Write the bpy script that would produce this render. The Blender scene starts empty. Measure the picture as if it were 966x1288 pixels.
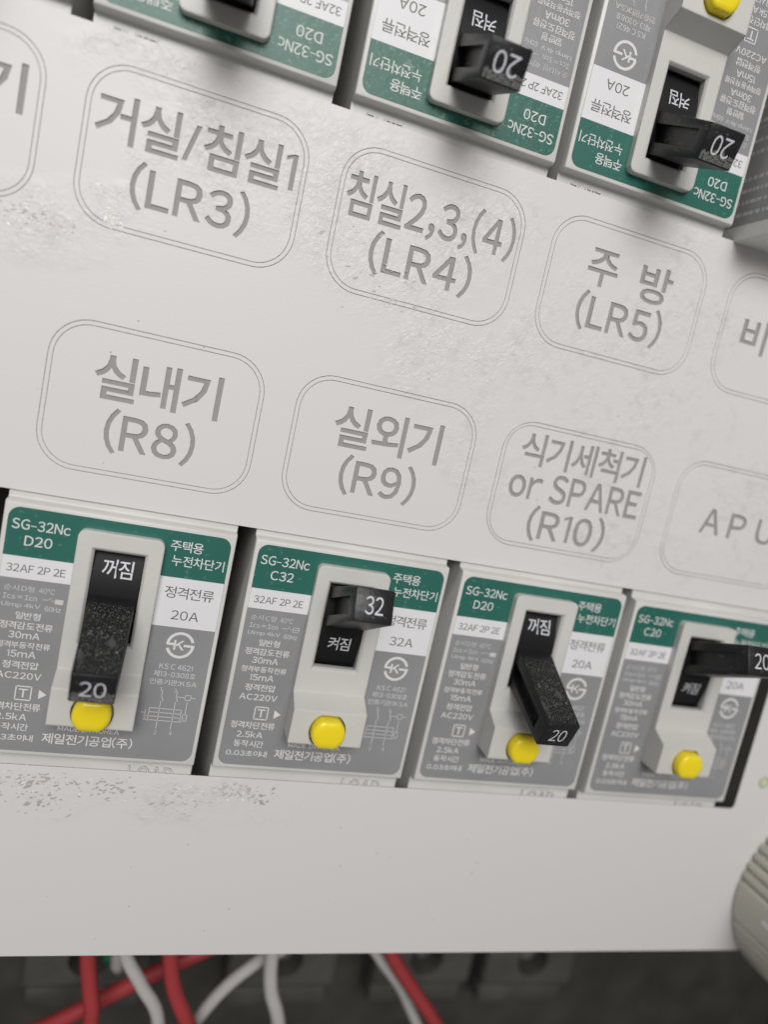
import bpy, bmesh, math, random
from mathutils import Matrix, Vector
random.seed(7)
S = bpy.context.scene
C = S.collection
MM = 0.001
R = math.radians
# The panel hangs on a wall: everything is laid out in millimetres on the panel
# (x right, y up, z out of the panel) and stood upright by UP.
UP = Matrix.Rotation(R(90), 4, 'X')

# ------------------------------------------------------------ camera
cam = bpy.data.cameras.new('camera')
cam.sensor_fit = 'VERTICAL'; cam.sensor_height = 36; cam.sensor_width = 27
cam.lens = 36 * 917.957 / 1288
cam.clip_start = 0.005; cam.clip_end = 20
camo = bpy.data.objects.new('camera', cam); C.objects.link(camo)
RW = Matrix(((0.9424677, 0.2131525, 0.2575279), (0.1669534, -0.9675218, 0.1898106), (0.2896224, -0.1358952, -0.9474446)))
rot = RW.transposed() @ Matrix(((1, 0, 0), (0, -1, 0), (0, 0, -1)))
camo.matrix_world = UP @ (Matrix.Translation(Vector((3.1146, -35.3222, 106.6304)) * MM) @ rot.to_4x4())
S.camera = camo
cam.dof.use_dof = True
cam.dof.focus_distance = 0.1065
cam.dof.aperture_fstop = 10.5

# ------------------------------------------------------------ light
w = bpy.data.worlds.new('World'); S.world = w; w.use_nodes = True
w.node_tree.nodes['Background'].inputs[0].default_value = (1.0, 0.98, 0.965, 1)
w.node_tree.nodes['Background'].inputs[1].default_value = 0.19
def area(name, pos, target, size, power, col):
    l = bpy.data.lights.new(name, 'AREA'); l.shape = 'RECTANGLE'
    l.spread = R(48); l.size = size[0] * MM; l.size_y = size[1] * MM; l.energy = power; l.color = col
    o = bpy.data.objects.new(name, l); C.objects.link(o)
    d = Vector(target) - Vector(pos)
    q = d.to_track_quat('-Z', 'Y').to_matrix().to_4x4()
    o.matrix_world = UP @ (Matrix.Translation(Vector(pos) * MM) @ q)
    return o
area('room_lamp', (-45, 265, 440), (10, 40, 0), (560, 440), 0.69, (1.0, 0.985, 0.968))
S.view_settings.view_transform = 'Standard'
S.view_settings.look = 'None'
S.view_settings.exposure = 0
S.view_settings.gamma = 1
S.cycles.max_bounces = 6
S.cycles.use_denoising = True

# ------------------------------------------------------------ materials
def mat(name, col, rough=0.5, spec=0.5, bevel=0, bump=None, var=0, specks=None, metal=0, sss=0):
    """col base colour; bump=(scale per m, distance m); var = slow colour variation; specks=(colour, scale, threshold)"""
    m = bpy.data.materials.new(name); m.use_nodes = True
    nt = m.node_tree; b = nt.nodes['Principled BSDF']
    b.inputs['Roughness'].default_value = rough
    b.inputs['Specular IOR Level'].default_value = spec
    b.inputs['Metallic'].default_value = metal
    tc = nt.nodes.new('ShaderNodeTexCoord')
    out = None
    rgb = nt.nodes.new('ShaderNodeRGB'); rgb.outputs[0].default_value = (*col, 1); out = rgb.outputs[0]
    if var:
        n = nt.nodes.new('ShaderNodeTexNoise'); n.inputs['Scale'].default_value = 90; n.inputs['Detail'].default_value = 6
        nt.links.new(tc.outputs['Object'], n.inputs['Vector'])
        mr = nt.nodes.new('ShaderNodeMapRange'); mr.inputs[1].default_value = .3; mr.inputs[2].default_value = .7
        mr.inputs[3].default_value = 1 - var; mr.inputs[4].default_value = 1 + var * .4
        nt.links.new(n.outputs['Fac'], mr.inputs[0])
        mx = nt.nodes.new('ShaderNodeVectorMath'); mx.operation = 'SCALE'
        nt.links.new(out, mx.inputs[0]); nt.links.new(mr.outputs[0], mx.inputs['Scale']); out = mx.outputs[0]
    for sp in ([specks] if specks and not isinstance(specks, list) else specks or []):
        n = nt.nodes.new('ShaderNodeTexNoise'); n.inputs['Scale'].default_value = sp[1]; n.inputs['Detail'].default_value = 4
        vec = tc.outputs['Object']
        if len(sp) > 3:
            mp = nt.nodes.new('ShaderNodeMapping'); mp.inputs['Scale'].default_value = sp[3]; mp.inputs['Rotation'].default_value = (0, .5, .3); nt.links.new(vec, mp.inputs['Vector']); vec = mp.outputs[0]
        nt.links.new(vec, n.inputs['Vector'])
        mr = nt.nodes.new('ShaderNodeMapRange'); mr.inputs[1].default_value = sp[2]; mr.inputs[2].default_value = sp[2] + .09
        nt.links.new(n.outputs['Fac'], mr.inputs[0])
        mx = nt.nodes.new('ShaderNodeMix'); mx.data_type = 'RGBA'
        nt.links.new(mr.outputs[0], mx.inputs['Factor']); nt.links.new(out, mx.inputs['A']); mx.inputs['B'].default_value = (*sp[0], 1)
        out = mx.outputs['Result']
    nt.links.new(out, b.inputs['Base Color'])
    nrm = None
    if bevel:
        bv = nt.nodes.new('ShaderNodeBevel'); bv.samples = 4; bv.inputs['Radius'].default_value = bevel * MM; nrm = bv.outputs[0]
    if bump:
        n = nt.nodes.new('ShaderNodeTexNoise'); n.inputs['Scale'].default_value = bump[0]; n.inputs['Detail'].default_value = 4
        nt.links.new(tc.outputs['Object'], n.inputs['Vector'])
        bp = nt.nodes.new('ShaderNodeBump'); bp.inputs['Distance'].default_value = bump[1]; bp.inputs['Strength'].default_value = 1
        nt.links.new(n.outputs['Fac'], bp.inputs['Height'])
        if nrm: nt.links.new(nrm, bp.inputs['Normal'])
        nrm = bp.outputs[0]
    if nrm: nt.links.new(nrm, b.inputs['Normal'])
    return m

def plate_material():
    """off-white painted plate with dried adhesive residue in patches (position fixed on the plate)"""
    m = mat('plate_white', (0.68, 0.662, 0.655), 0.42, 0.4)
    nt = m.node_tree; N = nt.nodes; L = nt.links; b = N['Principled BSDF']
    tc = [n for n in N if n.type == 'TEX_COORD'][0]
    # residue patches: sum of soft ellipses (object coordinates, metres)
    patches = [(-19, -21.5, 13, 5.5), (-9, -18.5, 6, 4), (2, 1.0, 22, 4.5), (5, -8, 16, 9), (33, -9, 24, 15), (66, -20, 26, 14), (52, -34, 12, 14),
               (80, -38, 22, 22), (98, -42, 18, 16), (-6, -100, 14, 4.6), (18, -101, 18, 4.4), (41, -26, 14, 9), (75, -8, 20, 16)]
    acc = None
    warp = N.new('ShaderNodeTexNoise'); warp.inputs['Scale'].default_value = 160; warp.inputs['Detail'].default_value = 5
    L.new(tc.outputs['Object'], warp.inputs['Vector'])
    wv = N.new('ShaderNodeVectorMath'); wv.operation = 'MULTIPLY_ADD'
    L.new(warp.outputs['Color'], wv.inputs[0]); wv.inputs[1].default_value = (.008, .008, 0); L.new(tc.outputs['Object'], wv.inputs[2])
    for (x, y, a, c) in patches:
        mp = N.new('ShaderNodeVectorMath'); mp.operation = 'MULTIPLY_ADD'
        mp.inputs[1].default_value = (1000 / a, 1000 / c, 0); mp.inputs[2].default_value = (-(x + 4) / a, -(y + 4) / c, 0)
        L.new(wv.outputs[0], mp.inputs[0])
        ln = N.new('ShaderNodeVectorMath'); ln.operation = 'LENGTH'; L.new(mp.outputs[0], ln.inputs[0])
        mr = N.new('ShaderNodeMapRange'); mr.interpolation_type = 'SMOOTHSTEP'
        mr.inputs[1].default_value = 1.15; mr.inputs[2].default_value = .55
        L.new(ln.outputs['Value'], mr.inputs[0])
        if acc is None: acc = mr.outputs[0]
        else:
            mm = N.new('ShaderNodeMath'); mm.operation = 'MAXIMUM'; L.new(acc, mm.inputs[0]); L.new(mr.outputs[0], mm.inputs[1]); acc = mm.outputs[0]
    pn = N.new('ShaderNodeTexNoise'); pn.inputs['Scale'].default_value = 75; pn.inputs['Detail'].default_value = 3; L.new(tc.outputs['Object'], pn.inputs['Vector'])
    pr = N.new('ShaderNodeMapRange'); pr.interpolation_type = 'SMOOTHSTEP'; pr.inputs[1].default_value = .36; pr.inputs[2].default_value = .68; pr.inputs[3].default_value = .22; L.new(pn.outputs['Fac'], pr.inputs[0])
    pm = N.new('ShaderNodeMath'); pm.operation = 'MULTIPLY'; L.new(acc, pm.inputs[0]); L.new(pr.outputs[0], pm.inputs[1]); acc = pm.outputs[0]
    # wrinkles: warped noise ridges + fine grain
    n1 = N.new('ShaderNodeTexNoise'); n1.inputs['Scale'].default_value = 820; n1.inputs['Detail'].default_value = 5; n1.inputs['Distortion'].default_value = 1.4; n1.inputs['Roughness'].default_value = .62
    L.new(tc.outputs['Object'], n1.inputs['Vector'])
    vo = N.new('ShaderNodeTexNoise'); vo.noise_type = 'RIDGED_MULTIFRACTAL'; vo.inputs['Scale'].default_value = 340; vo.inputs['Detail'].default_value = 3; vo.inputs['Distortion'].default_value = .6
    L.new(tc.outputs['Object'], vo.inputs['Vector'])
    ad = N.new('ShaderNodeMath'); ad.operation = 'MULTIPLY_ADD'; L.new(vo.outputs['Fac'], ad.inputs[0]); ad.inputs[1].default_value = .22; L.new(n1.outputs['Fac'], ad.inputs[2])
    h = N.new('ShaderNodeMath'); h.operation = 'MULTIPLY'; L.new(ad.outputs[0], h.inputs[0]); L.new(acc, h.inputs[1])
    fine = N.new('ShaderNodeTexNoise'); fine.inputs['Scale'].default_value = 2600; fine.inputs['Detail'].default_value = 2
    L.new(tc.outputs['Object'], fine.inputs['Vector'])
    hf = N.new('ShaderNodeMath'); hf.operation = 'MULTIPLY_ADD'; L.new(fine.outputs['Fac'], hf.inputs[0]); hf.inputs[1].default_value = .05; L.new(h.outputs[0], hf.inputs[2])
    bv = N.new('ShaderNodeBevel'); bv.samples = 4; bv.inputs['Radius'].default_value = .12 * MM
    bp = N.new('ShaderNodeBump'); bp.inputs['Distance'].default_value = .00020; bp.inputs['Strength'].default_value = 1
    L.new(hf.outputs[0], bp.inputs['Height']); L.new(bv.outputs[0], bp.inputs['Normal']); L.new(bp.outputs[0], b.inputs['Normal'])
    # residue slightly changes colour and gloss, a few dirty freckles
    dn = N.new('ShaderNodeTexNoise'); dn.inputs['Scale'].default_value = 420; dn.inputs['Detail'].default_value = 6
    L.new(tc.outputs['Object'], dn.inputs['Vector'])
    dr = N.new('ShaderNodeMapRange'); dr.inputs[1].default_value = .52; dr.inputs[2].default_value = .66; L.new(dn.outputs['Fac'], dr.inputs[0])
    dm = N.new('ShaderNodeMath'); dm.operation = 'MULTIPLY'; L.new(dr.outputs[0], dm.inputs[0]); L.new(acc, dm.inputs[1])
    ds = N.new('ShaderNodeMath'); ds.operation = 'MULTIPLY'; L.new(dm.outputs[0], ds.inputs[0]); ds.inputs[1].default_value = .35
    mx = N.new('ShaderNodeMix'); mx.data_type = 'RGBA'; L.new(ds.outputs[0], mx.inputs['Factor'])
    rgb = [n for n in N if n.type == 'RGB'][0]; L.new(rgb.outputs[0], mx.inputs['A']); mx.inputs['B'].default_value = (.50, .465, .43, 1)
    L.new(mx.outputs['Result'], b.inputs['Base Color'])
    rr = N.new('ShaderNodeMapRange'); rr.inputs[3].default_value = .40; rr.inputs[4].default_value = .30; L.new(acc, rr.inputs[0]); L.new(rr.outputs[0], b.inputs['Roughness'])
    return m

M = dict(
    plate=plate_material(),
    engrave=mat('engraving_grey', (0.31, 0.302, 0.295), 0.6, 0.3, bump=(1500, .00005)),
    body=mat('breaker_plastic', (0.66, 0.65, 0.625), 0.34, 0.45, bevel=.22, bump=(1800, .00002), var=.10),
    bezel=mat('bezel_plastic', (0.60, 0.59, 0.56), 0.40, 0.4, bump=(1600, .00003), var=.06, bevel=.42),
    sheet=mat('label_grey', (0.275, 0.275, 0.285), 0.30, 0.5, bump=(900, .00003), var=.10),
    green=mat('label_green', (0.022, 0.135, 0.104), 0.36, 0.5, bump=(700, .00002), var=.08, specks=((.10, .22, .18), 900, .64)),
    greenworn=mat('worn_label_green', (0.020, 0.125, 0.092), 0.4, 0.5, bump=(900, .00004), var=.1, specks=[((.10, .22, .18), 1900, .58), ((.14, .26, .22), 600, .62)]),
    white=mat('label_white', (0.74, 0.735, 0.75), 0.4, 0.4),
    wprint=mat('white_ink', (0.70, 0.70, 0.69), 0.5, 0.3),
    gprint=mat('grey_ink', (0.13, 0.13, 0.13), 0.5, 0.3),
    fprint=mat('faint_white_ink', (0.58, 0.58, 0.58), 0.5, 0.3),
    drumb=mat('drum_black', (0.008, 0.008, 0.009), 0.55, 0.25),
    black=mat('black_plastic', (0.012, 0.012, 0.013), 0.42, 0.45, bump=(1500, .00003)),
    worn=mat('worn_black_plastic', (0.010, 0.010, 0.010), 0.45, 0.28, bump=(2600, .00012), specks=[((.36, .365, .37), 6000, .60), ((.07, .07, .075), 700, .58, (1, 2.5, .5)), ((.22, .225, .23), 2300, .68)]),
    lever=mat('lever_black_plastic', (0.013, 0.013, 0.014), 0.36, 0.36, bump=(1300, .00006), bevel=.18, specks=[((.08, .08, .085), 900, .64, (1, 2, .5)), ((.16, .16, .17), 3500, .68)]),
    scuff=mat('scuffed_print', (0.14, 0.14, 0.14), 0.6, 0.4, bump=(3000, .0001), specks=[((.02, .02, .02), 3500, .50), ((.3, .3, .3), 2500, .62)]),
    lprint=mat('lever_white_ink', (0.62, 0.63, 0.66), 0.5, 0.3),
    yellow=mat('yellow_plastic', (0.93, 0.73, 0.018), 0.27, 0.45, bump=(1200, .00003), var=.08),
    dark=mat('dark_recess', (0.010, 0.010, 0.010), 0.7, 0.2),
    back=mat('cabinet_paint', (0.065, 0.061, 0.053), 0.6, 0.3, bump=(200, .0002), var=.3),
    block=mat('terminal_plastic', (0.085, 0.082, 0.073), 0.5, 0.4, var=.3),
    red=mat('red_wire_pvc', (0.36, 0.040, 0.044), 0.45, 0.4, var=.08),
    wirew=mat('white_wire_pvc', (0.48, 0.465, 0.45), 0.45, 0.4, var=.08),
    greenw=mat('green_wire_pvc', (0.02, 0.16, 0.07), 0.45, 0.4),
    knob=mat('knob_plastic', (0.62, 0.61, 0.54), 0.5, 0.35, bump=(1600, .00006), var=.08),
    side=mat('side_sticker', (0.34, 0.34, 0.345), 0.45, 0.4, var=.08),
    led=mat('indicator_ring', (0.46, 0.52, 0.30), 0.35, 0.5),
    ledc=mat('indicator_lens', (0.62, 0.66, 0.50), 0.3, 0.5),
    flake=mat('dried_glue', (0.82, 0.80, 0.77), 0.22, 0.6),
    residue=mat('old_glue', (0.52, 0.495, 0.46), 0.5, 0.4, var=.3),
    dirt=mat('dirt', (0.25, 0.22, 0.19), 0.8, 0.2),
    steel=mat('screw_steel', (0.45, 0.44, 0.42), 0.35, 0.5, metal=1),
)

# ------------------------------------------------------------ object helpers
def place(o, x=0, y=0, z=0, rz=0):
    o.matrix_world = UP @ Matrix.Translation(Vector((x, y, z)) * MM) @ Matrix.Rotation(rz, 4, 'Z')
def tag(o, label=None, cat=None, group=None, kind=None):
    if label: o['label'] = label
    if cat: o['category'] = cat
    if group: o['group'] = group
    if kind: o['kind'] = kind
    return o
def thing(name, label, cat, x=0, y=0, z=0, rz=0, group=None):
    o = bpy.data.objects.new(name, None); C.objects.link(o); o.empty_display_size = .01
    place(o, x, y, z, rz); return tag(o, label, cat, group)
def bm_mesh(bm, name, smooth=None):
    me = bpy.data.meshes.new(name)
    bmesh.ops.scale(bm, vec=(MM, MM, MM), verts=bm.verts)
    bmesh.ops.recalc_face_normals(bm, faces=bm.faces)
    bm.to_mesh(me); bm.free()
    if smooth is not None:
        me.shade_smooth()
        me.set_sharp_from_angle(angle=R(smooth))
    return me
def link(name, me, m, parent=None, loc=(0, 0, 0), rx=0):
    o = bpy.data.objects.new(name, me); C.objects.link(o)
    if m is not None:
        me.materials.clear()
        me.materials.append(m)
    if parent:
        o.parent = parent
        o.location = Vector(loc) * MM; o.rotation_euler = (rx, 0, 0)
    else: place(o, *loc)
    return o
def obj(name, bm, m, parent=None, loc=(0, 0, 0), smooth=35, rx=0):
    return link(name, bm_mesh(bm, name, smooth), m, parent, loc, rx)

def box(bm, x0, x1, y0, y1, z0, z1, bev=0, seg=2):
    vs = [bm.verts.new((x, y, z)) for z in (z0, z1) for y in (y0, y1) for x in (x0, x1)]
    F = [(0, 2, 3, 1), (4, 5, 7, 6), (0, 1, 5, 4), (2, 6, 7, 3), (0, 4, 6, 2), (1, 3, 7, 5)]
    fs = [bm.faces.new([vs[i] for i in f]) for f in F]
    if bev:
        es = list({e for f in fs for e in f.edges})
        bmesh.ops.bevel(bm, geom=es, offset=bev, segments=seg, profile=.5, affect='EDGES')
    return bm
def extrude_x(bm, prof, x0, x1):
    """prof: list of (y,z)"""
    a = [bm.verts.new((x0, y, z)) for y, z in prof]; b = [bm.verts.new((x1, y, z)) for y, z in prof]
    n = len(prof)
    bm.faces.new(a); bm.faces.new(b[::-1])
    for i in range(n): bm.faces.new((a[i], b[i], b[(i + 1) % n], a[(i + 1) % n]))
def prism(bm, poly, z0, z1):
    a = [bm.verts.new((x, y, z0)) for x, y in poly]; b = [bm.verts.new((x, y, z1)) for x, y in poly]
    n = len(poly)
    bm.faces.new(a[::-1]); bm.faces.new(b)
    for i in range(n): bm.faces.new((a[i], a[(i + 1) % n], b[(i + 1) % n], b[i]))
def flat(bm, poly, z):
    bm.faces.new([bm.verts.new((x, y, z)) for x, y in poly])
def rrect(x0, x1, y0, y1, r, n=8, corners=(1, 1, 1, 1)):
    """counterclockwise from lower right; corners: LR, UR, UL, LL rounded or not"""
    pts = []
    for (cx, cy, a0, c) in ((x1 - r, y0 + r, -90, corners[0]), (x1 - r, y1 - r, 0, corners[1]), (x0 + r, y1 - r, 90, corners[2]), (x0 + r, y0 + r, 180, corners[3])):
        if c:
            for i in range(n + 1):
                a = R(a0 + 90 * i / n); pts.append((cx + r * math.cos(a), cy + r * math.sin(a)))
        else:
            pts.append((x1 if cx == x1 - r else x0, y0 if cy == y0 + r else y1))
    return pts
def tube(bm, pts, r, seg=14):
    """smooth tube through pts (Catmull-Rom)"""
    P = [Vector(p) for p in pts]; Q = []
    for i in range(len(P) - 1):
        p0 = P[max(i - 1, 0)]; p1 = P[i]; p2 = P[i + 1]; p3 = P[min(i + 2, len(P) - 1)]
        for k in range(6):
            t = k / 6
            Q.append(.5 * ((2 * p1) + (p2 - p0) * t + (2 * p0 - 5 * p1 + 4 * p2 - p3) * t * t + (-p0 + 3 * p1 - 3 * p2 + p3) * t ** 3))
    Q.append(P[-1]); rings = []
    for i, q in enumerate(Q):
        d = (Q[min(i + 1, len(Q) - 1)] - Q[max(i - 1, 0)]).normalized()
        u = d.orthogonal().normalized() if i == 0 else (u - d * u.dot(d)).normalized()
        v = d.cross(u)
        rings.append([bm.verts.new(q + (u * math.cos(2 * math.pi * k / seg) + v * math.sin(2 * math.pi * k / seg)) * r) for k in range(seg)])
    for a, b in zip(rings, rings[1:]):
        for k in range(seg): bm.faces.new((a[k], a[(k + 1) % seg], b[(k + 1) % seg], b[k]))
    bm.faces.new(rings[0][::-1]); bm.faces.new(rings[-1])

def boolean(me_a, cutters):
    a = bpy.data.objects.new('a', me_a); C.objects.link(a); cs = []
    for me in cutters:
        c = bpy.data.objects.new('c', me); C.objects.link(c); cs.append(c)
        md = a.modifiers.new('b', 'BOOLEAN'); md.operation = 'DIFFERENCE'; md.solver = 'EXACT'; md.object = c
    dg = bpy.context.evaluated_depsgraph_get(); dg.update()
    me = bpy.data.meshes.new_from_object(a.evaluated_get(dg))
    for o in [a] + cs: bpy.data.objects.remove(o)
    return me

# ------------------------------------------------------------ lettering
_cache = {}
def glyph_raw(ch, bold):
    """vertices, faces and outline loops of one character in font units"""
    k = (ch, bold)
    if k in _cache: return _cache[k]
    c = bpy.data.curves.new('t', 'FONT'); c.body = ch; c.resolution_u = 3
    o = bpy.data.objects.new('t', c); C.objects.link(o)
    dg = bpy.context.evaluated_depsgraph_get(); dg.update()
    me = bpy.data.meshes.new_from_object(o.evaluated_get(dg))
    bm = bmesh.new(); bm.from_mesh(me)
    bmesh.ops.remove_doubles(bm, verts=bm.verts, dist=1e-5)
    bm.verts.index_update()
    vs = [(v.co.x, v.co.y) for v in bm.verts]
    fs = [[v.index for v in f.verts] for f in bm.faces]
    nxt = {}
    for e in bm.edges:
        if len(e.link_faces) == 1:
            for v in e.verts: nxt.setdefault(v.index, []).append([q.index for q in e.verts if q != v][0])
    loops = []; used = set()
    for st in list(nxt):
        if st in used: continue
        lp = [st]; used.add(st); prev = None; cur = st
        while True:
            opts = [q for q in nxt[cur] if q != prev and q not in used]
            if not opts: break
            prev, cur = cur, opts[0]; used.add(cur); lp.append(cur)
        if len(lp) > 2: loops.append([vs[i] for i in lp])
    bm.free(); bpy.data.meshes.remove(me); bpy.data.objects.remove(o); bpy.data.curves.remove(c)
    if bold:
        def inside(p, lp):
            c_ = False
            for i in range(len(lp)):
                (x0, y0), (x1, y1) = lp[i - 1], lp[i]
                if (y0 > p[1]) != (y1 > p[1]) and p[0] < (x1 - x0) * (p[1] - y0) / (y1 - y0) + x0: c_ = not c_
            return c_
        moved = {}
        for i, lp in enumerate(loops):
            sg = sum(lp[j - 1][0] * lp[j][1] - lp[j][0] * lp[j - 1][1] for j in range(len(lp)))
            dpt = sum(inside(lp[0], q) for j, q in enumerate(loops) if j != i)
            out = (1 if sg > 0 else -1) * (-1 if dpt % 2 else 1)
            n = len(lp)
            for j in range(n):
                p0, p1, p2 = Vector(lp[j - 1]), Vector(lp[j]), Vector(lp[(j + 1) % n])
                e0 = (p1 - p0).normalized(); e1 = (p2 - p1).normalized()
                n0 = Vector((e0.y, -e0.x)); n1 = Vector((e1.y, -e1.x)); m_ = n0 + n1
                if m_.length < .3: m_ = n0
                m_ = m_.normalized(); m_ = m_ * min(1.5, 1 / max(.3, m_.dot(n0)))
                q = p1 + m_ * bold * out
                moved[lp[j]] = (q.x, q.y)
        loops = [[moved[p] for p in lp] for lp in loops]
        vs = [moved.get(v, v) for v in vs]
    _cache[k] = (vs, fs, loops); return _cache[k]
def glyph_mesh(s, bold):
    """a line of text set proportionally, normalised to its bounding box 0..1"""
    k = ('line', s, bold)
    if k in _cache: return _cache[k]
    V, F, Lp, x = [], [], [], 0.0
    for ch in s:
        if ch == ' ': x += .22; continue
        wide = chr(ord(ch) + 0xFEE0) if 33 <= ord(ch) <= 126 and ch not in '-/' else ch
        if ch == '1':
            st = bold
            lp = [(.17 - st, 0), (.245 + st, 0), (.245 + st, .735), (.18 - st, .735), (.02, .67), (.02, .60 - st), (.17 - st, .655)]
            vs, fs, lps = lp, [[0, 1, 2, 6], [2, 3, 4, 5, 6]], [lp]
        elif ch == '-': vs, fs, lps = [(0, .27), (.42, .27), (.42, .335), (0, .335)], [[0, 1, 2, 3]], [[(0, .27), (.42, .27), (.42, .335), (0, .335)]]
        else: vs, fs, lps = glyph_raw(wide, bold)
        x0 = min(v[0] for v in vs); x1 = max(v[0] for v in vs)
        gap = .075 if ord(ch) > 127 else .085
        if ch in '1,.=:': gap = .10
        if ch == '(': gap = .06
        n = len(V)
        V += [(u - x0 + x, v) for u, v in vs]; F += [[i + n for i in f] for f in fs]
        Lp += [[(u - x0 + x, v) for u, v in lp] for lp in lps]
        x += x1 - x0 + gap
    x0, x1 = min(v[0] for v in V), max(v[0] for v in V); y0, y1 = min(v[1] for v in V), max(v[1] for v in V)
    nm = lambda p: ((p[0] - x0) / (x1 - x0), (p[1] - y0) / (y1 - y0))
    _cache[k] = ([nm(v) for v in V], F, [[nm(p) for p in lp] for lp in Lp]); return _cache[k]
def put(bm, s, cx, cy, w, h, z=0, bold=0.0, thick=0):
    vs, fs, lps = glyph_mesh(s, bold)
    V = [bm.verts.new((cx + (u - .5) * w, cy + (v - .5) * h, z + thick)) for u, v in vs]
    for f in fs:
        try: bm.faces.new([V[i] for i in f])
        except ValueError: pass
    if thick:
        for lp in lps:
            T = [bm.verts.new((cx + (u - .5) * w, cy + (v - .5) * h, z + thick)) for u, v in lp]
            B = [bm.verts.new((cx + (u - .5) * w, cy + (v - .5) * h, z)) for u, v in lp]
            for i in range(len(lp)):
                j = (i + 1) % len(lp); bm.faces.new((T[i], T[j], B[j], B[i]))
def line(bm, x0, y0, x1, y1, t, z):
    d = Vector((x1 - x0, y1 - y0)).normalized(); n = Vector((-d.y, d.x)) * t / 2
    flat(bm, [(x0 - n.x, y0 - n.y), (x1 - n.x, y1 - n.y), (x1 + n.x, y1 + n.y), (x0 + n.x, y0 + n.y)], z)
def arc(bm, cx, cy, r, t, a0, a1, z, n=20):
    for i in range(n):
        a, b = R(a0 + (a1 - a0) * i / n), R(a0 + (a1 - a0) * (i + 1) / n)
        flat(bm, [(cx + (r - t / 2) * math.cos(a), cy + (r - t / 2) * math.sin(a)), (cx + (r + t / 2) * math.cos(a), cy + (r + t / 2) * math.sin(a)),
                  (cx + (r + t / 2) * math.cos(b), cy + (r + t / 2) * math.sin(b)), (cx + (r - t / 2) * math.cos(b), cy + (r - t / 2) * math.sin(b))], z)

def sheet_with_holes(name, outline, holes, z0, z1):
    """solid sheet between z0 and z1 (filled curve, holes go right through)"""
    cu = bpy.data.curves.new(name, 'CURVE'); cu.dimensions = '2D'; cu.fill_mode = 'BOTH'; cu.extrude = (z1 - z0) / 2
    for lp in [outline] + holes:
        sp = cu.splines.new('POLY'); sp.points.add(len(lp) - 1)
        for p, (x, y) in zip(sp.points, lp): p.co = (x, y, 0, 1)
        sp.use_cyclic_u = True
    o = bpy.data.objects.new(name, cu); C.objects.link(o)
    dg = bpy.context.evaluated_depsgraph_get(); dg.update()
    me = bpy.data.meshes.new_from_object(o.evaluated_get(dg))
    bpy.data.objects.remove(o); bpy.data.curves.remove(cu)
    bm = bmesh.new(); bm.from_mesh(me); bpy.data.meshes.remove(me)
    bmesh.ops.remove_doubles(bm, verts=bm.verts, dist=1e-4)
    bmesh.ops.translate(bm, vec=(0, 0, (z0 + z1) / 2), verts=bm.verts)
    return bm

# ============================================================ SETTING: cabinet interior behind the cover
bm = bmesh.new(); box(bm, -110, 230, -260, 130, -66, -64); tag(obj('cabinet_back', bm, M['back']), kind='structure')
bm = bmesh.new(); box(bm, -110, 230, -262, -258, -64, -5); tag(obj('cabinet_floor', bm, M['back']), kind='structure')
for x in (-112, 230):
    bm = bmesh.new(); box(bm, x, x + 2, -260, 130, -64, -5); tag(obj('cabinet_wall', bm, M['back']), kind='structure')

# ============================================================ COVER PLATE
cover = thing('cover_plate', 'off-white metal cover plate with engraved circuit names and glue residue between two rows of breakers', 'cover plate')
P = 33.5
labels = []     # column centre x, row, lines (text, cx, cy, w, h, bold), label
def L_(c, row, lines, desc): labels.append((c * P, row, lines, desc))
def ln(s, x0, x1, y0, y1, b=.015): return (s, (x0 + x1) / 2, (y0 + y1) / 2, x1 - x0, y1 - y0, b)
L_(-1, 0, [ln('기', -26.6, -21.2, -9.6, -3.7)], 'engraved label at the left edge, ending in one large character')
L_(0, 0, [ln('거실/침실1', -13.0, 12.9, -9.6, -3.6), ln('(LR3)', -7.7, 7.9, -17.0, -10.8)], 'engraved label reading LR3')
L_(1, 0, [ln('침실2,3,(4)', 20.3, 46.7, -10.2, -3.5), ln('(LR4)', 25.1, 41.2, -16.9, -10.6)], 'engraved label reading LR4')
L_(2, 0, [ln('주', 59.6, 65.0, -9.5, -3.9), ln('방', 69.1, 75.2, -9.8, -3.9), ln('(LR5)', 59.3, 75.2, -16.6, -10.3)], 'engraved label reading LR5')
L_(3, 0, [ln('비상등', 90.5, 109.8, -12.9, -7.1)], 'engraved label with two characters in view, at the right edge')
L_(0, 1, [ln('실내기', -8.3, 8.6, -42.1, -35.9), ln('(R8)', -6.0, 6.2, -49.3, -43.0)], 'engraved label reading R8')
L_(1, 1, [ln('실외기', 25.3, 42.4, -42.1, -35.8), ln('(R9)', 27.5, 39.8, -49.2, -42.9)], 'engraved label reading R9')
L_(2, 1, [ln('식기세척기', 55.9, 79.0, -39.0, -33.7), ln('or SPARE', 55.2, 79.8, -44.5, -39.6), ln('(R10)', 60.0, 74.7, -51.2, -45.1)], 'engraved label reading or SPARE, R10')
L_(3, 1, [ln('A', 92.9, 97.2, -44.4, -39.9), ln('P', 98.9, 102.6, -44.5, -40.0), ln('U', 105.0, 109.0, -44.5, -40.0)], 'engraved label with spaced letters A P U')
ROW = [(-20.15, 0.0), (-52.4, -32.1)]
holes = []
for (cx, row, lines, d) in labels:
    y0, y1 = ROW[row]
    holes.append(rrect(cx - 14.42, cx + 14.42, y0, y1, 5.2, 10))
upper_window = rrect(-66, 150, 3.5, 52, 1.2, 6)
lower_window = rrect(-66, 118.7, -96.3, -56.35, .8, 6)
outline = rrect(-75, 175, -127.6, 62, 1.0, 4)
link('plate_sheet', bm_mesh(sheet_with_holes('plate_sheet', outline, [upper_window, lower_window] + holes, -.15, 0), 'plate_sheet'), M['plate'], cover)
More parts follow.
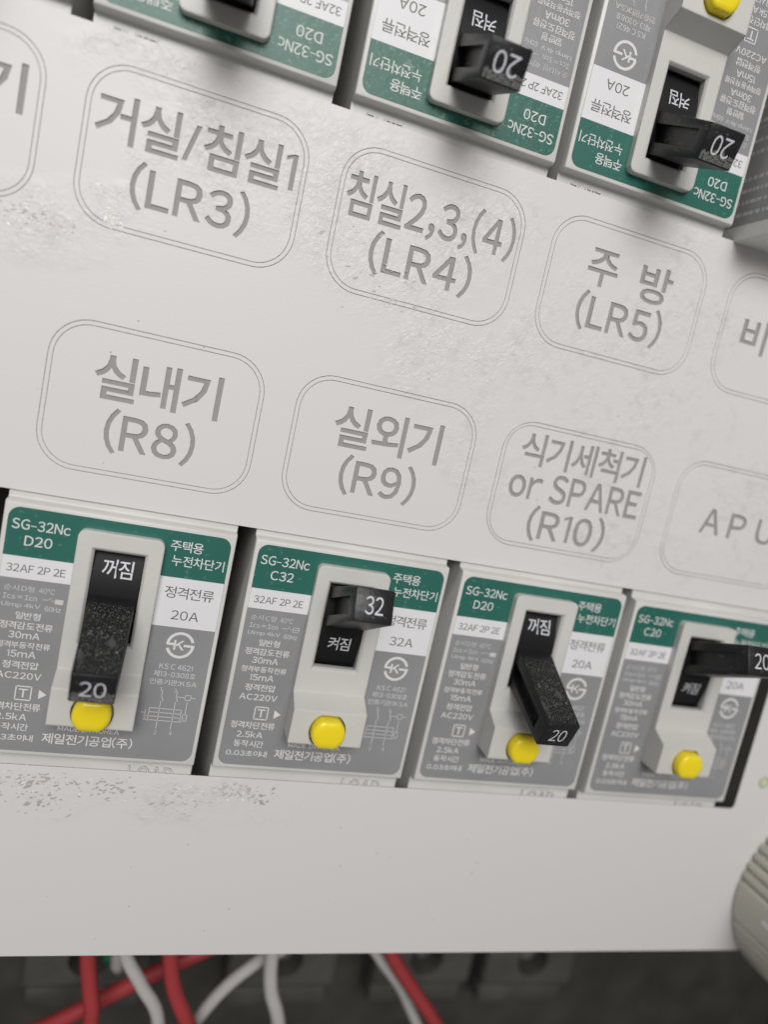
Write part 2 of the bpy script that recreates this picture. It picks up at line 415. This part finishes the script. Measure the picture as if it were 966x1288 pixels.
link('backing_sheet', bm_mesh(sheet_with_holes('backing_sheet', rrect(-74.9, 174.9, -127.5, 61.9, 1, 4), [rrect(-66.1, 150.1, 3.45, 52.1, 1.2, 6), rrect(-66.1, 118.8, -96.35, -56.3, .8, 6)], -.30, -.17), 'backing_sheet'), M['engrave'], cover)
# folded lower lip of the plate
bm = bmesh.new(); extrude_x(bm, [(-127.55, -.16), (-127.75, -1.2), (-127.75, -14), (-126.9, -14), (-126.9, -.75), (-127.2, -.32)], -74, 174)
obj('bottom_lip', bm, M['plate'], cover)
def inset(p, d, cx, cy):
    return p
for (cx, row, lines, d) in labels:
    y0, y1 = ROW[row]; T = []
    # joint 0.1 wide, then a thin groove 0.5 further in
    rg = 4.1 if cx == 2 * P and row == 1 else 4.6
    g1 = rrect(cx - 13.80, cx + 13.80, y0 + .62, y1 - .62, rg, 10); g2 = rrect(cx - 13.725, cx + 13.725, y0 + .695, y1 - .695, rg - .075, 10)
    def pa(lp): return abs(sum(lp[i - 1][0] * lp[i][1] - lp[i][0] * lp[i - 1][1] for i in range(len(lp))) / 2)
    for k_ in (1, .5, 0):
        T = []; glyph_area = 0
        for (s, tx, ty, tw, th, b) in lines:
            vs, fs, lps = glyph_mesh(s, b * k_)
            glyph_area += sum(pa([(vs[i][0] * tw, vs[i][1] * th) for i in f]) for f in fs)
            for lp in lps: T.append([(tx + (u - .5) * tw, ty + (v - .5) * th) for u, v in lp])
        ol = rrect(cx - 14.34, cx + 14.34, y0 + .08, y1 - .08, 5.13, 10)
        bm = sheet_with_holes('engraved_label', ol, [g1, g2] + T, -.152, -.002)
        got = sum(f.calc_area() for f in bm.faces if f.normal.z > .9)
        want = pa(ol) - pa(g1) + pa(g2) - glyph_area
        if abs(got - want) < .02 * want: break
        print('label refit', cx, row, k_, got, want)
    o = link('engraved_label', bm_mesh(bm, 'engraved_label'), M['plate'], cover); o['label'] = d
# indicator ring right of the lower window
bm = bmesh.new()
for i in range(32):
    a, b = 2 * math.pi * i / 32, 2 * math.pi * (i + 1) / 32
    pr = [(.7, 0.02), (.76, .2), (.95, .25), (1.18, .16), (1.25, 0.02)]
    for (r0, z0), (r1, z1) in zip(pr, pr[1:]):
        bm.faces.new([bm.verts.new(q) for q in ((r0 * math.cos(a), r0 * math.sin(a), z0), (r1 * math.cos(a), r1 * math.sin(a), z1), (r1 * math.cos(b), r1 * math.sin(b), z1), (r0 * math.cos(b), r0 * math.sin(b), z0))])
bmesh.ops.remove_doubles(bm, verts=bm.verts, dist=1e-3)
ring = obj('indicator_ring', bm, M['led'], cover, (124.1, -90.3, 0)); ring['label'] = 'small green ring right of the lower window'
bm = bmesh.new(); prism(bm, [(.69 * math.cos(R(a)), .69 * math.sin(R(a))) for a in range(0, 360, 15)], .01, .12)
obj('lens', bm, M['ledc'], ring)
# loose flakes of dried glue
bm = bmesh.new()
for (x, y, n, sx, sy) in ((-19, -21, 150, 5, 1.7), (-9.2, -18.9, 150, 1.2, 1.0), (-11.8, -15.3, 18, .9, .5), (-6, -99, 60, 8, 1.8), (21, -99.5, 60, 9, 1.6), (2, 1.6, 25, 12, 1.2)):
    for k in range(n):
        a = random.uniform(0, 6.28); px = random.gauss(x, sx * .6); py = random.gauss(y, sy * .6)
        l = random.uniform(.06, .32); wd = l * random.uniform(.25, .6); pts = []
        for q in range(6):
            t = a + q * math.pi / 3; rr = random.uniform(.6, 1.1)
            u = math.cos(q * math.pi / 3) * l * rr; v = math.sin(q * math.pi / 3) * wd * rr
            pts.append(bm.verts.new((px + u * math.cos(a) - v * math.sin(a), py + u * math.sin(a) + v * math.cos(a), random.uniform(.002, .02))))
        top = bm.verts.new((px, py, random.uniform(.03, .09)))
        for q in range(6): bm.faces.new((pts[q], pts[(q + 1) % 6], top))
fl = obj('glue_flakes', bm, M['flake'], cover, smooth=None); fl['kind'] = 'stuff'; fl['label'] = 'white flakes of dried glue'

bm = bmesh.new(); rs = random.Random(11)
for (x, y) in [(57, -107.5), (62, -112), (66, -111.5), (64, -116), (77, -113), (61, -121), (16, -108), (31, -104), (73, -120)] + [(rs.uniform(-15, 110), rs.uniform(-125, -100)) for _ in range(22)] + [(rs.uniform(-15, 80), rs.uniform(-54, 1)) for _ in range(26)]:
    r0 = rs.uniform(.05, .16); a0 = rs.uniform(0, 3); flat(bm, [(x + r0 * rs.uniform(.6, 1.3) * math.cos(a0 + q), y + r0 * .6 * math.sin(a0 + q)) for q in (0, 1, 2, 3, 4, 5)], .006)
ds_ = obj('dirt_specks', bm, M['dirt'], cover, smooth=None); ds_['kind'] = 'stuff'; ds_['label'] = 'tiny dark specks of dirt'

bm = bmesh.new(); rs = random.Random(23)
for (x, y, n, sx, sy) in ((-7, -98.6, 130, 7, 1.5), (-6, -102, 45, 3.5, 1.8), (3, -99.2, 50, 2.5, 1.2), (21, -98.8, 110, 6, 1.3), (14, -101, 30, 5, 1.6), (-19, -21, 40, 4.5, 1.5), (30, -16, 40, 8, 5)):
    for k in range(n):
        px, py = rs.gauss(x, sx * .6), rs.gauss(y, sy * .6)
        if py > -96.9 and y < -90: continue
        l = rs.uniform(.08, .42) * (1 if rs.random() < .8 else 1.6); a = rs.uniform(-.5, .9) ; w2 = l * rs.uniform(.25, .6); pts = []
        for q in range(7):
            u = math.cos(q * .898) * l * rs.uniform(.5, 1.2); v = math.sin(q * .898) * w2 * rs.uniform(.5, 1.2)
            pts.append(bm.verts.new((px + u * math.cos(a) - v * math.sin(a), py + u * math.sin(a) + v * math.cos(a), .004)))
        top = bm.verts.new((px, py, rs.uniform(.012, .04)))
        for q in range(7): bm.faces.new((pts[q], pts[(q + 1) % 7], top))
rd = obj('glue_residue', bm, M['residue'], cover, smooth=None); rd['kind'] = 'stuff'; rd['label'] = 'thin grey scraps of old glue'

# ============================================================ BREAKER
PROF = [(-35, -30), (-35, -.35), (-18.5, -.35), (-18.35, -.15), (-18.2, 1.15), (-18.05, 1.42), (-17.8, 1.5),
        (17.7, 1.5), (18.0, 1.42), (18.15, 1.15), (18.3, -.15), (18.5, -.35), (35, -.35), (35, -30)]
def shared_meshes():
    D = {}
    # body ---------------------------------------------------------
    bm = bmesh.new(); extrude_x(bm, PROF, -15.45, 15.45)
    es = [e for e in bm.edges if abs(abs(e.verts[0].co.x) - 15.45) < 1e-4 and abs(e.verts[0].co.x - e.verts[1].co.x) < 1e-4
          and e.verts[0].co.z > 1.3 and e.verts[1].co.z > 1.3]
    bmesh.ops.bevel(bm, geom=es, offset=.28, segments=3, profile=.5, affect='EDGES', clamp_overlap=True)
    body = bm_mesh(bm, 'body', None)
    bm = bmesh.new(); box(bm, -3.9, 3.9, -.6, 14.0, -12, 6); c1 = bm_mesh(bm, 'c')
    D['body'] = boolean(body, [c1]); D['body'].shade_smooth(); D['body'].set_sharp_from_angle(angle=R(32))
    # bezel --------------------------------------------------------
    bm = bmesh.new()
    prism(bm, rrect(-5.72, 5.72, -11.0, 16.0, 1.0, 6, (0, 1, 1, 0)), 1.3, 6.05)
    bz = bm_mesh(bm, 'bezel')
    bm = bmesh.new(); extrude_x(bm, [(-4.0, 2.9), (30, 2.9), (30, 20), (-6.6, 20), (-6.6, 8.0)], -9, 9); c0 = bm_mesh(bm, 'c')
    # opening with a chamfered lip, button bore
    bm = bmesh.new()
    lo = [(-3.35, .05), (3.35, .05), (3.35, 13.35), (-3.35, 13.35)]; hi = [(-3.75, -.35), (3.75, -.35), (3.75, 13.75), (-3.75, 13.75)]
    zs = [(-2, lo), (2.45, lo), (2.95, hi), (8, hi)]
    lv = [[bm.verts.new((x, y, z)) for x, y in p] for z, p in zs]
    for a, b in zip(lv, lv[1:]):
        for i in range(4): bm.faces.new((a[i], a[(i + 1) % 4], b[(i + 1) % 4], b[i]))
    bm.faces.new(lv[0][::-1]); bm.faces.new(lv[-1]); c1 = bm_mesh(bm, 'c')
    bm = bmesh.new(); prism(bm, [(2.85 * math.cos(R(a)), -8.7 + max(-2.3, min(2.5, 2.85 * math.sin(R(a))))) for a in range(0, 360, 10)], 4.2, 9); c2 = bm_mesh(bm, 'c')
    D['bezel'] = boolean(bz, [c0, c1, c2]); D['bezel'].shade_smooth(); D['bezel'].set_sharp_from_angle(angle=R(32))
    # drum ---------------------------------------------------------
    bm = bmesh.new(); prof = [(-14 * math.sin(R(a)), 14 * math.cos(R(a)) - 6) for a in range(-30, 31, 3)] + [(-6.9, -2), (6.9, -2)]
    extrude_x(bm, prof, -3.25, 3.25); D['drum'] = bm_mesh(bm, 'drum', 40)
    # button -------------------------------------------------------
    bm = bmesh.new(); rows = []
    for (k, z) in ((1, 4.3), (1, 6.9), (.97, 7.25), (.88, 7.5), (.65, 7.62), (.3, 7.66)):
        rows.append([bm.verts.new((2.58 * k * math.cos(R(a)), k * max(-2.22, min(2.22, 2.58 * math.sin(R(a)))), z)) for a in range(0, 360, 10)])
    for a, b in zip(rows, rows[1:]):
        for i in range(36): bm.faces.new((a[i], a[(i + 1) % 36], b[(i + 1) % 36], b[i]))
    bm.faces.new(rows[-1]); bm.faces.new(rows[0][::-1]); D['button'] = bm_mesh(bm, 'button', 50)
    # lever (pivot at origin, sticks out along +z) -----------------
    bm = bmesh.new()
    sec = [(6.5, 3.05, 3.0), (9.5, 3.05, 2.95), (22.3, 2.78, 2.38)]
    rows = [[bm.verts.new(q) for q in ((-hx, -hy, z), (hx, -hy, z), (hx, hy, z), (-hx, hy, z))] for z, hx, hy in sec]
    for a, b in zip(rows, rows[1:]):
        for i in range(4): bm.faces.new((a[i], a[(i + 1) % 4], b[(i + 1) % 4], b[i]))
    bm.faces.new(rows[0][::-1]); bm.faces.new(rows[-1])
    es = [e for e in bm.edges if (e.verts[0].co.z + e.verts[1].co.z) / 2 > 8]
    bmesh.ops.bevel(bm, geom=es, offset=.22, segments=2, profile=.5, affect='EDGES', clamp_overlap=True)
    lv = bm_mesh(bm, 'lever')
    cut = []
    for s in (-1, 1):
        bm = bmesh.new(); x = sorted((s * 1.9, s * 5)); box(bm, x[0], x[1], -1.35, 1.2, 6.0, 19.9); cut.append(bm_mesh(bm, 'c'))
    D['lever'] = boolean(lv, cut); D['lever'].shade_smooth(); D['lever'].set_sharp_from_angle(angle=R(32))
    # worn skin on the face that shows when the lever is down
    def w_(z): return 3.05 - (z - 9.5) / 12.8 * .27 - .24
    bm = bmesh.new(); bm.faces.new([bm.verts.new(q) for q in ((-w_(9), 2.99, 9.0), (w_(9), 2.99, 9.0), (w_(21.8), 2.428, 21.8), (-w_(21.8), 2.428, 21.8))])
    bmesh.ops.subdivide_edges(bm, edges=bm.edges, cuts=6, use_grid_fill=True)
    D['worn'] = bm_mesh(bm, 'worn')
    # nameplate ----------------------------------------------------
    bm = sheet_with_holes('s', rrect(-14.85, 14.85, -17.5, 17.5, 1.5, 6), [[(-4, -.7), (4, -.7), (4, 14.1), (-4, 14.1)]], 1.47, 1.53); D['sheet'] = bm_mesh(bm, 'sheet')
    bm = bmesh.new(); prism(bm, rrect(-14.83, 14.83, 10.75, 17.48, 1.5, 6, (0, 1, 1, 0)) + [(-4, 10.75), (-4, 14.1), (4, 14.1), (4, 10.75)], 1.50, 1.545); D['green'] = bm_mesh(bm, 'green')
    bm = bmesh.new(); prism(bm, [(-14.82, 7.65), (-4, 7.65), (-4, 10.73), (-14.82, 10.73)], 1.50, 1.544); D['wl'] = bm_mesh(bm, 'wl')
    bm = bmesh.new(); prism(bm, [(4, 3.35), (14.82, 3.35), (14.82, 10.73), (4, 10.73)], 1.50, 1.544); D['wr'] = bm_mesh(bm, 'wr')
    # white lettering common to all (label corner coordinates -> local)
    def X(x): return x - 14.85
    def Y(y): return 17.5 - y
    Z = 1.57
    bm = bmesh.new()
    t = lambda s, x, y, w, h, b=0.010: put(bm, s, X(x), Y(y), w, h, Z, b)
    t('SG-32Nc', 4.3, 2.3, 7.4, 1.42, .006)
    t('주택용', 23.6, 2.1, 4.6, 1.6, .006); t('누전차단기', 25.5, 4.25, 7.4, 1.6, .006)
    t('일반형', 4.3, 15.05, 3.2, 1.05); t('정격감도전류', 4.3, 16.5, 6.8, 1.1); t('30mA', 4.2, 17.85, 4.0, 1.0)
    t('정격부동작전류', 4.3, 19.3, 6.9, .95); t('15mA', 4.2, 20.6, 3.7, 1.0); t('정격전압', 4.3, 22.2, 4.7, 1.1); t('AC220V', 4.3, 23.75, 5.8, .98)
    t('T', 5.2, 26.3, 1.25, 1.3, .012)
    for (a, b, c, d) in ((4.15, 25.3, 6.25, 25.3), (4.15, 27.3, 6.25, 27.3), (4.2, 25.3, 4.2, 27.3), (6.2, 25.3, 6.2, 27.3)): line(bm, X(a), Y(b), X(c), Y(d), .17, Z)
    flat(bm, [(X(7.2), Y(27.0)), (X(8.25), Y(26.3)), (X(7.2), Y(25.6))], Z)
    t('정격차단전류', 4.3, 28.35, 6.8, 1.15); t('2.5kA', 4.1, 29.85, 4.0, 1.05); t('동작시간', 4.2, 31.4, 4.6, 1.1); t('0.03초이내', 4.2, 33.0, 6.3, 1.0)
    t('제일전기공업(주)', 14.7, 32.75, 12.4, 1.7)
    t('MADE IN KOREA', 14.6, 31.1, 8.4, .75)
    # certification mark
    kx, ky = X(25.1), Y(16.8)
    arc(bm, kx, ky, 1.82, .42, 18, 176, Z); arc(bm, kx, ky, 1.82, .42, 198, 356, Z)
    t('K', 24.95, 16.8, 1.55, 1.5, .02)
    line(bm, kx + .5, ky - .02, kx + 2.05, ky - .02, .36, Z + .002); line(bm, kx - 1.95, ky + .1, kx - .8, ky + .1, .36, Z + .002)
    D['wtext'] = bm_mesh(bm, 'wtext')
    bm = bmesh.new()
    t = lambda s, x, y, w, h, b=0.010: put(bm, s, X(x), Y(y), w, h, Z, b)
    t('Ics = Icn', 2.95, 12.45, 4.3, .72)
    line(bm, X(5.8), Y(12.45), X(6.5), Y(12.45), .09, Z); line(bm, X(6.5), Y(12.45), X(6.9), Y(12.1), .09, Z); line(bm, X(6.9), Y(12.5), X(7.3), Y(12.5), .09, Z)
    t('Uimp 4kV', 3.2, 13.65, 4.9, .8); t('60Hz', 7.3, 13.7, 2.1, .72)
    t('KS C 4621', 25.1, 20.2, 4.8, .85); t('제13-0308호', 25.1, 21.4, 6.0, .95); t('인증기관:KSA', 25.1, 22.65, 6.8, .9)
    # wiring diagram
    dx, dy = X(25), Y(27.8)
    def dl(a, b, c, d): line(bm, dx + a, dy + b, dx + c, dy + d, .11, Z)
    dl(-2.6, 1.0, 2.0, 1.0); dl(-2.6, .35, 2.0, .35); dl(-2.6, 1.0, -2.6, -1.1); dl(2.0, 1.0, 2.0, -.9)
    dl(-3.3, -.3, 2.6, -.3); dl(-3.3, -.9, 2.3, -.9); dl(-1.2, 2.2, -1.2, -2.2); dl(.9, 2.2, .9, -2.2)
    dl(-1.2, 3.0, -.9, 2.2); dl(.9, 3.0, 1.2, 2.2); dl(-1.2, 3.9, -1.2, 3.0); dl(.9, 3.9, .9, 3.0)
    dl(2.6, 2.3, 2.6, .3); dl(.9, 3.0, 2.2, 3.0); dl(2.2, 3.4, 3.0, 3.4); dl(2.2, 2.6, 3.0, 2.6); dl(2.2, 2.6, 2.2, 3.4); dl(3.0, 2.6, 3.0, 3.4); dl(3.0, 3.0, 3.7, 3.0)
    dl(-3.7, .2, -3.1, .2); dl(-3.1, .7, -3.1, -.9)
    dl(2.3, .3, 2.9, .3); dl(2.3, -.7, 2.9, -.7); dl(2.3, .3, 2.3, -.7); dl(2.9, .3, 2.9, -.7)
    put(bm, '1', dx - 1.5, dy + 4.0, .3, .6, Z); put(bm, '3', dx + .6, dy + 4.0, .4, .6, Z); put(bm, '2', dx - 1.2, dy - 2.8, .45, .65, Z); put(bm, '4', dx + 1.0, dy - 2.8, .45, .65, Z)
    D['ftext'] = bm_mesh(bm, 'ftext')
    bm = bmesh.new(); put(bm, '32AF 2P 2E', X(4.45), Y(8.4), 7.5, 1.1, Z); put(bm, '정격전류', X(25.1), Y(8.95), 7.0, 1.75, Z); D['gtext'] = bm_mesh(bm, 'gtext')
    # moulded words on the shoulders
    bm = bmesh.new(); put(bm, 'LOAD', 9.4, -20.7, 6.7, 2.3, -.36, .008, .35); D['load'] = bm_mesh(bm, 'load')
    bm = bmesh.new(); put(bm, 'LINE', 10.3, 20.15, 5.4, 2.0, -.36, .008, .2); D['line'] = bm_mesh(bm, 'line')
    return D
D = shared_meshes()
for k, m in dict(body='body', bezel='bezel', drum='drumb', button='yellow', lever='lever', worn='worn', sheet='sheet', green='green', wl='white', wr='white', wtext='wprint', ftext='fprint', gtext='gprint', load='body', line='body').items():
    D[k].materials.clear(); D[k].materials.append(M[m])

D['greenw'] = D['green'].copy(); D['greenw'].materials.clear(); D['greenw'].materials.append(M['greenworn'])
def breaker(x, y, rz, code, amps, on, label, group, tip, tilt_adj=0, scuffed=False, tw2=3.0):
    t = thing('circuit_breaker', label, 'circuit breaker', x, y, 0, rz, group)
    b = link('body', D['body'], None, t)
    link('moulded_lettering', D['load'], None, b); 
    if y > 0: link('moulded_lettering', D['line'], None, b)
    n = link('nameplate', D['sheet'], None, t)
    link('green_band', D['greenw'] if y > 0 and x < 50 else D['green'], None, n); link('white_field', D['wl'], None, n); link('white_field', D['wr'], None, n)
    link('white_lettering', D['wtext'], None, n); link('fine_lettering', D['ftext'], None, n); link('grey_lettering', D['gtext'], None, n)
    Z = 1.57
    bm = bmesh.new(); put(bm, code, 4.2 - 14.85, 17.5 - 4.5, 3.5, 1.42, Z, .006); link('type_lettering', bm_mesh(bm, 'type_lettering'), M['wprint'], n)
    bm = bmesh.new(); put(bm, amps + 'A', 25.0 - 14.85, 17.5 - 12.3, 3.9, 1.4, Z); link('rating_lettering', bm_mesh(bm, 'rating_lettering'), M['gprint'], n)
    bm = bmesh.new(); put(bm, '순시 ' + code[0] + '형', 2.7 - 14.85, 17.5 - 11.2, 3.8, .85, Z); put(bm, '40℃', 6.2 - 14.85, 17.5 - 11.2, 2.0, .8, Z)
    if code[0] == 'D': flat(bm, rrect(7.4 - 14.85, 8.5 - 14.85, 17.5 - 12.9, 17.5 - 12.2, .1, 2), Z)
    else:
        for q in ((7.4, 12.15, 8.4, 12.15), (7.4, 12.85, 8.4, 12.85), (7.45, 12.15, 7.45, 12.85), (8.35, 12.15, 8.35, 12.85), (7.5, 12.5, 8.3, 12.5)): line(bm, q[0] - 14.85, 17.5 - q[1], q[2] - 14.85, 17.5 - q[3], .1, Z)
    link('trip_lettering', bm_mesh(bm, 'trip_lettering'), M['fprint'], n)
    link('toggle_housing', D['bezel'], None, t)
    piv = (0, 6.8, -5.5)
    dr = link('toggle_drum', D['drum'], None, t, piv)
    bm = bmesh.new(); word, a0, tw, th = ('켜짐', -2.9, 3.5, 2.3) if on else ('꺼짐', 4.15, 4.1, 2.6)
    put(bm, word, 0, 0, tw, th, 0, .006)
    for v in bm.verts:
        a = (a0 + v.co.y) / 14.03; v.co = Vector((v.co.x, 14.03 * math.sin(a), 14.03 * math.cos(a) - 6))
    link('drum_lettering', bm_mesh(bm, 'drum_lettering'), M['lprint'], dr)
    ang = R(-20 if on else 23) + R(tilt_adj)
    lv = link('toggle_lever', D['lever'], None, t, piv, ang)
    if not on: link('worn_face', D['worn'], None, lv)
    bm = bmesh.new(); put(bm, tip, 0, 0, tw2, 2.5, 22.32, .0); link('lever_lettering', bm_mesh(bm, 'lever_lettering'), M['lprint'], lv)
    if scuffed:
        bm = bmesh.new(); rr = random.Random(3)
        pts = [(-2.6 + 5.2 * i / 14, rr.uniform(-.6, .5) + (.9 if scuffed == 2 else 0)) for i in range(15)]
        low = -2.1 if scuffed == 1 else 2.1
        if scuffed == 1: pts = [(x, yy - .6) for x, yy in pts]
        for (p, q) in zip(pts, pts[1:]): bm.faces.new([bm.verts.new(k) for k in ((p[0], low, 22.314), (q[0], low, 22.314), (q[0], q[1], 22.314), (p[0], p[1], 22.314))])
        link('scuff_mark', bm_mesh(bm, 'scuff_mark'), M['scuff'], lv)
    bt = link('test_button', D['button'], None, t, (0, -8.7, 0))
    return t
gu = 'circuit breakers of the upper row'; gl = 'circuit breakers of the lower row'
PI = math.pi
breaker(-33.0, 23.2, PI, 'D20', '20', True, 'upside down breaker at the top left corner, only its grey lower edge in view', gu, '20')
breaker(0.5, 23.2, PI, 'D20', '20', True, 'upside down D20 breaker above the LR3 label, its toggle cut off by the picture', gu, '20')
breaker(34.0, 23.2, PI, 'D20', '20', True, 'upside down D20 breaker above the engraved LR4 label, half worn 20 on its black lever', gu, '20', scuffed=2, tw2=3.4)
breaker(66.6, 23.2, PI, 'D20', '20', True, 'upside down D20 breaker above the LR5 label, its yellow button in view', gu, '20', scuffed=2)
breaker(-1.1, -75.75, 0, 'D20', '20', False, 'D20 breaker switched off below the engraved R8 label, speckled lever touching its yellow button', gl, '20', tilt_adj=-2.2, scuffed=1, tw2=3.2)
breaker(32.55, -75.65, 0, 'C32', '32', True, 'C32 breaker switched on below the engraved R9 label, lever marked 32 sticking out', gl, '32', tw2=2.6)
breaker(65.8, -75.65, 0, 'D20', '20', False, 'D20 breaker switched off below the or SPARE label, worn lever leaning to the right', gl, '20', tw2=2.6)
breaker(98.8, -76.1, 0, 'C20', '20', True, 'C20 breaker switched on, rightmost of the lower row, lever cut by the edge', gl, '20')

# ============================================================ TALL DEVICE at the upper right
t = thing('tall_breaker', 'taller grey device at the upper right edge with a printed sticker on its side', 'circuit breaker', 84, 4.2, 0)
bm = bmesh.new(); box(bm, 0, 30, -.9, 60, -30, 8.6, .5); obj('housing', bm, M['body'], t)
bm = bmesh.new(); box(bm, -.06, .02, 1.6, 55, -3.2, 8.0); st = obj('side_sticker', bm, M['side'], t)
bm = bmesh.new(); rr = random.Random(5)
def vq(y0, y1, z0, z1): bm.faces.new([bm.verts.new(q) for q in ((-.075, y0, z0), (-.075, y1, z0), (-.075, y1, z1), (-.075, y0, z1))])
y = 3.0
while y < 52:
    z = -2.4
    if rr.random() < .3: vq(y, y + .12, -2.6, 7.8); y += .9; continue
    while z < 7.6:
        l_ = rr.uniform(.4, 1.3); vq(y, y + .6, z, z + l_); z += l_ + rr.uniform(.15, .5)
    y += rr.choice((1.9, 2.3, 4.2))
obj('sticker_print', bm, M['fprint'], st)

# ============================================================ RIBBED KNOB at the lower right
t = thing('ribbed_knob', 'ribbed grey-beige round knob at the lower right corner of the cover plate', 'knob', 145.2, -113.6, 0)
bm = bmesh.new(); n = 360; rows = []
def kr(a):
    d = (math.degrees(a)) % 360
    flatzone = 174 < d < 194
    if flatzone: return 20.0
    ph = (d % 6.4) / 6.4
    return 20.0 - 1.25 * max(0, math.cos(2 * math.pi * ph)) ** 2.0
for (z, k) in ((.05, .985), (.5, 1.0), (24, .975), (25.5, .95), (26, .90)):
    rows.append([bm.verts.new((kr(2 * PI * i / n) * k * math.cos(2 * PI * i / n), kr(2 * PI * i / n) * k * math.sin(2 * PI * i / n), z)) for i in range(n)])
for a, b in zip(rows, rows[1:]):
    for i in range(n): bm.faces.new((a[i], a[(i + 1) % n], b[(i + 1) % n], b[i]))
bm.faces.new(rows[-1]); bm.faces.new(rows[0][::-1]); obj('knob_grip', bm, M['knob'], t, smooth=50)
bm = bmesh.new(); a = R(184.5)
prism(bm, [(20.03 * math.cos(a + R(q[0])) , 20.03 * math.sin(a + R(q[0]))) for q in ((-1,), (1,))] + [(19.5 * math.cos(a + R(1)), 19.5 * math.sin(a + R(1))), (19.5 * math.cos(a - R(1)), 19.5 * math.sin(a - R(1)))], 7.5, 20)
obj('pointer_mark', bm, M['white'], t)  # pale strip standing in for a highlight on the knob's smooth sector

# ============================================================ WIRES under the cover
def wire(name, pts, r, m, label):
    top = pts[0]; bm = bmesh.new(); tube(bm, [(x - top[0], y - top[1], z - top[2]) for x, y, z in pts], r * .87)
    o = obj('wire', bm, m, None, top, 60); tag(o, label, 'wire', 'wires hanging below the cover plate'); return o
W_ = M['wirew']; RD = M['red']
wire('w', [(3, -118, -24), (3.6, -135, -22), (4.2, -146, -22), (5.5, -153, -22), (6.9, -161.5, -22), (6, -185, -26), (0, -230, -40)], 1.75, RD, 'red wire with faint print, hanging straight below the left breaker')
wire('w', [(6, -118, -30), (8.5, -135, -20), (10.9, -144.6, -20), (14.9, -151.5, -20), (19.4, -160, -20), (22, -185, -24), (20, -230, -40)], 1.45, W_, 'white wire crossing in front of a dark red wire, left of the bright red wire')
wire('w', [(18, -118, -28), (18.2, -135, -21), (19.2, -145.6, -21), (21.3, -153.5, -21), (25.2, -161.3, -21), (32, -180, -26), (38, -230, -40)], 1.75, RD, 'brightest red wire, thick and bending right, next to the white wires')
wire('w', [(60, -135, -42), (42, -147, -34), (24.2, -156, -32), (11.7, -163.4, -32), (-.9, -171.3, -32), (-20, -185, -36), (-40, -215, -40)], 1.9, RD, 'dark red wire running diagonally behind the other wires at the lower left')
wire('w', [(52, -132, -40), (44.5, -147.5, -28), (39.2, -152.8, -28), (32.9, -159.3, -28), (27.6, -168.2, -28), (20, -190, -32), (15, -230, -42)], 1.5, W_, 'grey white wire slanting down to the left')
wire('w', [(39.5, -118, -30), (39.0, -135, -22), (39.4, -147, -22), (40.8, -155, -22), (43.9, -163, -22), (49, -185, -26), (52, -230, -40)], 1.65, W_, 'white wire hanging nearly straight in the middle')
wire('w', [(54, -125, -36), (60, -145, -28), (65.2, -152.7, -28), (74, -163.3, -28), (85, -185, -30), (95, -230, -42)], 1.4, W_, 'thin white wire half hidden behind the rightmost red wire')
wire('w', [(54, -118, -30), (60.5, -138, -24), (66.1, -148.6, -24), (73.3, -157.6, -24), (80.8, -166.5, -24), (96, -188, -28), (110, -230, -40)], 1.75, RD, 'rightmost red wire slanting down to the right')
wire('w', [(9, -130, -40), (9.7, -150, -34), (10.2, -158, -34), (10.8, -161.5, -36), (12, -170, -46), (13, -176, -60)], 1.5, W_, 'short white wire end behind, between the printed red wire and the white wire')
wire('w', [(7, -130, -46), (8.2, -155, -36), (8.6, -160, -37), (8.8, -166, -44), (9, -176, -60)], 1.3, M['greenw'], 'green wire just visible behind the printed red wire')

# terminal blocks deep below the breakers
for i, (x, yy) in enumerate(((5, -171), (51, -172), (89, -172), (121, -173))):
    t = thing('terminal_block', ['dim grey terminal block behind the wires at the far left', 'dim grey terminal block right of the middle white wire', 'dim grey terminal block right of the rightmost red wire', 'dim grey terminal block below the right part of the plate'][i], 'terminal block', x, yy, -50, 0, 'terminal blocks below the cover')
    bm = bmesh.new(); box(bm, -14, 14, -9, 16, -12, 0, 1.6)
    hs = bm_mesh(bm, 'h'); bm = bmesh.new()
    prism(bm, [(4.6 * math.cos(R(a)), -1 + 4.6 * math.sin(R(a))) for a in range(0, 360, 15)], -9, 3); cc = bm_mesh(bm, 'c')
    me = boolean(hs, [cc]); link('block_housing', me, M['block'], t)
    bm = bmesh.new(); prism(bm, [(4.5 * math.cos(R(a)), -1 + 4.5 * math.sin(R(a))) for a in range(0, 360, 15)], -9.5, -8.6); obj('socket', bm, M['dark'], t)
    bm = bmesh.new(); prism(bm, [(1.9 * math.cos(R(a)), -1 + 1.9 * math.sin(R(a))) for a in range(0, 360, 20)], -8.6, -3); obj('screw', bm, M['steel'], t)
    bm = bmesh.new(); box(bm, -13, 13, -16, -9.5, -10, -2, 1.5); obj('front_step', bm, M['block'], t)
